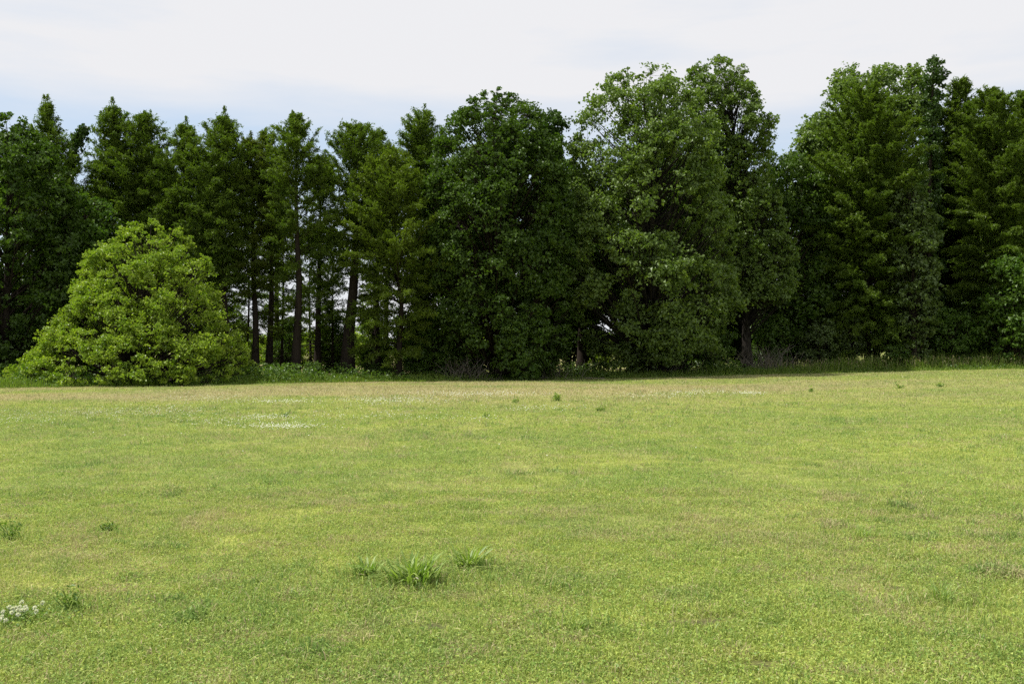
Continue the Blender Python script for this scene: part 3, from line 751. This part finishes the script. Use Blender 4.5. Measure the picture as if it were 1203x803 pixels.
# ------------------------------------------------------------------ unmown verge under the trees
def verge():
    g = np.random.default_rng(21)
    ch, ti = [], []
    n = 90000
    x = g.uniform(-42, 62, n); dpt = g.uniform(0, 1, n) ** 1.3 * 7.5
    y = edge_y(x) + dpt - .1 + .9 * (noise2(x, x * 0, .7, 3) - .5) + .5 * (noise2(x, x * 0, 2.3, 5) - .5)
    px = x / y * FPX + 601.5
    hh = .20 + .42 * sstep(0, 1.6, dpt) + .75 * sstep(900, 1010, px) * sstep(.8, 2.2, dpt) 
    hh = hh * (.5 + .9 * fbm2(x, y, .5, 8)) * g.uniform(.6, 1.25, n)
    keep = g.random(n) < 1 - .75 * sstep(3, 7, dpt)
    x, y, hh = x[keep], y[keep], hh[keep]; n = len(x)
    c, k = blades(g, x, y, gz(x, y) - .01, hh, g.uniform(.014, .034, n), g.uniform(.1, .8, n), 2)
    t = np.clip(g.normal(.4, .25, n), 0, 1)
    for q in c: ch.append(q); ti.append(t)
    # mound of long grass in front of the bright tree
    n = 9000
    a = g.normal(0, 1, (n, 2)); x = X(155, 47.6) + a[:, 0] * 1.7; y = 48.0 + a[:, 1] * .55
    hh = np.clip(.75 * np.exp(-((x - X(155, 47.6)) / 2.6) ** 2), .15, 1) * g.uniform(.5, 1.1, n)
    c, k = blades(g, x, y, gz(x, y) - .01, hh, g.uniform(.014, .03, n), g.uniform(.1, .7, n), 2)
    t = np.clip(g.normal(.3, .2, n), 0, 1)
    for q in c: ch.append(q); ti.append(t)
    o = build('tall_grass', ch, M['verge'], attrs={'tint': ti})
    o['kind'] = 'stuff'; o['label'] = 'unmown tall grass strip along the foot of the trees'; o['category'] = 'grass'
    # leafy ground cover
    n = 70000
    x = g.uniform(-42, 62, n); dpt = g.uniform(.3, 9, n)
    y = edge_y(x) + dpt; px = x / y * FPX + 601.5
    dens = fbm2(x, y, .45, 12)
    hmax = (.25 + .75 * sstep(.38, .7, dens)) * sstep(0, 1.2, dpt) * (1 - .55 * sstep(880, 960, px))
    keep = g.random(n) < .25 + .75 * sstep(.36, .6, dens)
    x, y, hmax = x[keep], y[keep], hmax[keep]; n = len(x)
    P = np.stack([x, y, gz(x, y) + hmax * g.random(n) ** .6], 1)
    NN = norm(np.array([0, -.15, 1.0]) + g.normal(0, .5, (n, 3))); ln = g.uniform(.09, .2, n)
    o = build('undergrowth', [leaves(P, np.cross(NN, rand_dir(g, n)), NN, ln, ln * .75)], M['under'], attrs={'tint': [np.clip(g.normal(.45, .25, n), 0, 1)]})
    o['kind'] = 'stuff'; o['label'] = 'low leafy undergrowth between the verge and the trunks'; o['category'] = 'undergrowth'
    # seed heads over the right part of the verge
    n = 1700
    x = g.uniform(16, 58, n); y = edge_y(x) + g.uniform(.6, 3.5, n)
    h = g.uniform(.55, 1.0, n)
    c1, _ = blades(g, x, y, gz(x, y), h, np.full(n, .012), g.uniform(0, .35, n), 2)
    ch = list(c1); tips = c1[1][0].reshape(-1, 5, 3)[:, 4]
    hd = leaves(tips, norm(np.array([0, 0, 1.0]) + g.normal(0, .4, (n, 3))), rand_dir(g, n), g.uniform(.12, .26, n), g.uniform(.03, .06, n), .1, 0)
    ch.append(hd); tt = g.random(n)
    o = build('seeding_grass', ch, M['seed'], attrs={'tint': [tt * .5, tt * .5, tt]})
    o['kind'] = 'stuff'; o['label'] = 'straw coloured seed heads standing above the verge on the right'; o['category'] = 'grass'
verge()

def brush(label, px, Y, w, h, n, seed):
    g = np.random.default_rng(seed)
    bx = X(px, Y); bz = float(gz(bx, Y))
    ch, ti = [], []
    for q in range(n):
        x0 = g.normal(0, w * .45); y0 = g.normal(0, .5); l_ = h * g.uniform(.5, 1.1)
        d = np.array([g.normal(0, .45), g.normal(0, .3), 1.0]); d /= np.linalg.norm(d)
        u = np.linspace(0, 1, 5)[:, None]
        pa = np.array([x0, y0, -.03]) + u * l_ * d + np.array([g.normal(0, .35), 0, -.3]) * u ** 2.4 * l_ * .5
        v, f = tube(pa, np.linspace(.016, .006, 5), 3)
        ch.append((v, f)); ti.append(np.full(len(f), g.random()))
    for q in range(12):           # canes fallen through the foot of the tangle
        y0 = g.normal(0, .45); u = np.linspace(-1, 1, 7)[:, None]
        pa = np.array([0, y0, .06 + .05 * g.random()]) + u * np.array([w * 1.3, g.normal(0, .5), 0]) + np.array([0, 0, .1]) * np.sin(u * 5 + q)
        v, f = tube(pa, np.full(7, .012), 3)
        ch.append((v, f)); ti.append(np.full(len(f), g.random()))
    o = build('dead_brush', ch, M['twig'], attrs={'tint': ti})
    o.location = (bx, Y, bz); o['label'] = label; o['category'] = 'brush'; o['group'] = 'tangles of dead stems at the foot of the trees'
brush('grey tangle of dead stems below the tallest sycamore\'s trunk', 895, 64.5, 2.2, 2.2, 170, 61)
brush('thin dead grey stems below the huge dark tree', 548, 56.5, 1.6, 1.7, 90, 62)
brush('sparse dry stems standing left of the big sycamore', 640, 57.5, 2.6, 1.6, 70, 63)
brush('sparse dry stems under the big sycamore', 775, 60.5, 2.2, 1.5, 60, 64)

# ------------------------------------------------------------------ weeds and flowers in the field
GT = 'weed tufts standing in the mown field'
def tuft(label, px, py, kind, hpx, wpx, n, seed, mat='weed', bw=.012):
    """a rooted tuft: separate parts for blades and, where it has them, stalks"""
    g = np.random.default_rng(seed)
    x, y, z = on_ground(px, py)
    s = y / FPX; h = hpx * s; w = wpx * s
    root = thing('grass_tuft' if kind == 'blade' else 'weed', label, 'weed', (x, y, z), GT)
    if kind == 'blade':
        ch, ti = [], []
        b = g.normal(0, .13, (n, 2)) * w; b[:, 1] *= .6
        out_ = norm(np.stack([b[:, 0] + g.normal(0, w * .12, n), b[:, 1] + g.normal(0, w * .12, n)], 1))
        ln = h * g.uniform(.55, 1.25, n); spread = g.uniform(.35, 1.3, n)
        u = np.array([0, .35, .7, 1.0]); wd = np.array([.8, 1.0, .75, .08])
        fa = g.uniform(-.7, .7, n) + np.arctan2(out_[:, 1], out_[:, 0]) + np.pi / 2
        sd = np.stack([np.cos(fa), np.sin(fa), np.zeros(n)], 1)
        rows = []
        for uu, ww in zip(u, wd):
            c = np.stack([b[:, 0] + out_[:, 0] * ln * spread * uu ** 1.5 * .8, b[:, 1] + out_[:, 1] * ln * spread * uu ** 1.5 * .8, -.01 + ln * (uu - .45 * spread * uu ** 2.6)], 1)
            rows += [c - sd * bw * ww * .5, c + sd * bw * ww * .5]
        v = np.stack(rows, 1).reshape(-1, 3); i0 = np.arange(n)[:, None, None] * 8
        f = (i0 + np.array([[0, 1, 3, 2], [2, 3, 5, 4], [4, 5, 7, 6]])[None]).reshape(-1, 4)
        build('blades', [(v, f)], M[mat], root, attrs={'tint': [np.repeat(g.random(n), 3)]})
    else:
        st, st_t, P, NN = [], [], [], []
        for q in range(n):
            b = np.array([g.normal(0, w * .07), g.normal(0, w * .06), -.01]); l_ = h * g.uniform(.45, 1.05)
            d = norm(np.array([g.normal(0, .42), g.normal(0, .42), 1.0])); u = np.linspace(0, 1, 4)[:, None]
            pa = b + u * l_ * d; v, f = tube(pa, np.linspace(.004, .002, 4) * max(1, y / 12), 4)
            st.append((v, f)); st_t.append(np.full(len(f), g.random()))
            m = max(5, int(l_ / .016)); t = g.uniform(.05, 1, m)
            P.append(b + t[:, None] * l_ * d + g.normal(0, .018 * max(1, y / 15), (m, 3))); NN.append(norm(np.array([0, 0, .8]) + g.normal(0, .6, (m, 3))))
        P = np.concatenate(P); NN = np.concatenate(NN); P[:, 2] = np.maximum(P[:, 2], .005); m = len(P)
        build('stalks', st, M[mat], root, attrs={'tint': st_t})
        ln = g.uniform(.02, .05, m) * max(1, y / 14)
        build('leaves', [leaves(P, np.cross(NN, rand_dir(g, m)), NN, ln, ln * .5)], M[mat], root, attrs={'tint': [g.random(m)]})
    return root
tuft('largest tuft of broad pale blades in the near field', 487, 686, 'blade', 44, 105, 150, 501, bw=.016)
gb = np.random.default_rng(9)
tf = [o for o in bpy.data.objects if o.name == 'grass_tuft'][0]
arch = []
for dx in (-.012, .012):
    a_ = np.linspace(0, np.pi, 7)
    arch.append((np.cos(a_) * .028, np.sin(a_) * .085))
pa = np.stack([arch[0][0] + .02, np.full(7, -.13), arch[0][1]], 1)
vv = np.concatenate([pa + [0, -.006, 0], pa + [.009, .006, 0]]); ff = np.array([[i_, i_ + 1, i_ + 8, i_ + 7] for i_ in range(6)])
bb = build('bleached_blade', [(vv, ff)], M['straw'], tf, attrs={'tint': [np.full(6, .5)]})
bb['label'] = 'bleached white dead blade bent over'
tuft('small tuft of arching pale blades left of the largest tuft', 432, 677, 'blade', 30, 50, 66, 502, bw=.015)
tuft('upright tuft with taller stems right of the largest tuft', 551, 668, 'blade', 40, 48, 66, 503, bw=.014)
tuft('tall thin weed with reddish base at the left edge of the field', 14, 634, 'weed', 30, 26, 10, 504, 'weedk')
tuft('dark stemmy weed right of the white clover patch', 88, 717, 'weed', 32, 34, 13, 505, 'weedk')
tuft('low dark green weed patch in the left field', 128, 625, 'weed', 14, 44, 22, 506, 'weedk')
tuft('pale spiky tuft in the right field, long blades lying aside', 1103, 706, 'blade', 30, 56, 46, 507, bw=.007)
tuft('greyish tuft with one tall pale blade in the right field', 1010, 632, 'blade', 22, 36, 34, 508, bw=.008)
tuft('pale spiky tuft near the bottom, left of the bare soil', 678, 738, 'blade', 20, 42, 24, 509, bw=.008)
tuft('low tuft of pale blades between the stemmy weed and the largest tuft', 345, 700, 'blade', 16, 60, 26, 510, bw=.008)
tuft('little tuft at the rim of the bare soil', 838, 741, 'blade', 16, 36, 24, 511, bw=.007)
tuft('tallest leafy weed in the far field, before the middle trees', 654, 471, 'weed', 12, 14, 7, 512, 'weed')
tuft('low wide green weed left of the tallest far weed', 606, 473, 'weed', 5, 20, 10, 513, 'weed')
tuft('low green weed left of centre in the middle distance', 571, 490, 'weed', 6, 16, 10, 514, 'weed')
tuft('small upright weed far off in the right field', 1057, 456, 'weed', 7, 7, 5, 515, 'weed')
tuft('wide low green weed far off near the right verge', 1104, 455, 'weed', 4, 22, 12, 516, 'weed')
tuft('small upright weed far off in the left field, beside the white clover streak', 336, 490, 'weed', 7, 10, 7, 517, 'weedk')
tuft('green weed patch below the wood\'s middle, in the far field', 706, 483, 'weed', 6, 22, 12, 518, 'weedk')
tuft('greyish weed in the far field before the tallest sycamore', 952, 460, 'weed', 4, 18, 9, 519, 'weed')

def clover_patch(label, px, py, spots, seed):
    g = np.random.default_rng(seed)
    x, y, z = on_ground(px, py)
    root = thing('white_clover', label, 'clover', (x, y, z))
    n = 420
    P = np.stack([g.normal(0, .16, n), g.normal(0, .12, n), g.uniform(.02, .06, n)], 1)
    NN = norm(np.array([0, 0, 1.0]) + g.normal(0, .3, (n, 3)))
    ln = g.uniform(.014, .026, n)
    build('leaves', [leaves(P, np.cross(NN, rand_dir(g, n)), NN, ln, ln * .95)], M['weedk'], root, attrs={'tint': [g.random(n)]})
    for sx, sy in spots:
        fx, fy, fz = on_ground(sx, sy + 9)
        c = np.array([fx - x, fy - y, fz - z + .075])
        m = 46
        d = norm(g.normal(size=(m, 3)) + [0, 0, .35])
        v1 = leaves(c + d * .008, d, rand_dir(g, m), np.full(m, .017), np.full(m, .007), .2, .05)
        st = tube(np.array([c - [0, 0, .085], c - [.004, 0, .04], c]), np.full(3, .0016), 4)
        fl = build('flower_head', [v1], M['white'], root, attrs={'tint': [g.random(m)]})
        stm = build('stalk', [st], M['weedk'], fl, attrs={'tint': [np.full(len(st[1]), .6)]})
clover_patch('white clover patch in bloom at the left edge of the near field', 18, 728,
             [(4, 729), (5, 723), (8, 733), (15, 724), (16, 719), (20, 718), (24, 717), (22, 721), (23, 726), (27, 721), (27, 711), (31, 717), (32, 720), (42, 718), (44, 722), (51, 712), (12, 717), (1, 732)], 601)

# drifts of white clover bloom far out in the field
def blooms():
    g = np.random.default_rng(71)
    P = []
    for px, py, wx, wy, n in ((335, 503, 34, 2.2, 480), (318, 492, 26, 1.8, 260), (260, 498, 40, 3, 160), (130, 487, 60, 5, 300), (205, 484, 50, 4, 240), (330, 473, 30, 1.5, 300), (460, 472, 50, 3, 600), (560, 464, 60, 2, 700),
                              (250, 470, 60, 4, 300), (430, 490, 60, 4, 200), (820, 462, 40, 2, 260), (880, 463, 14, 1, 160), (640, 481, 40, 2, 150), (30, 492, 40, 6, 160), (760, 466, 40, 2, 160), (550, 494, 30, 2, 60)):
        for _ in range(int(n * .65)):
            q = g.normal(px, wx * .75), g.normal(py, wy * .9)
            if q[1] > 445: P.append(on_ground(*q))
    for _ in range(60):
        P.append(on_ground(g.uniform(0, 1203), 452 + 90 * g.random() ** 1.6))
    P = np.array(P); n = len(P)
    c = P + np.array([0, 0, 1.0]) * g.uniform(.05, .085, (n, 1))
    r = g.uniform(.007, .014, n)[:, None] * np.maximum(1, c[:, 1:2] / 24) ** .5
    o6 = np.array([[1, 0, 0], [0, 1, 0], [-1, 0, 0], [0, -1, 0], [0, 0, .9], [0, 0, -.7]], float)
    v = (c[:, None] + r[:, None] * o6[None]).reshape(-1, 3)
    f = np.array([[0, 1, 4], [1, 2, 4], [2, 3, 4], [3, 0, 4], [1, 0, 5], [2, 1, 5], [3, 2, 5], [0, 3, 5]])
    F = (np.arange(n)[:, None, None] * 6 + f[None]).reshape(-1, 3)
    o = build('clover_blooms', [(v, F)], M['white'], attrs={'tint': [np.repeat(g.random(n), 8)]})
    o['kind'] = 'stuff'; o['label'] = 'drifts of white clover bloom across the far field'; o['category'] = 'clover'
blooms()
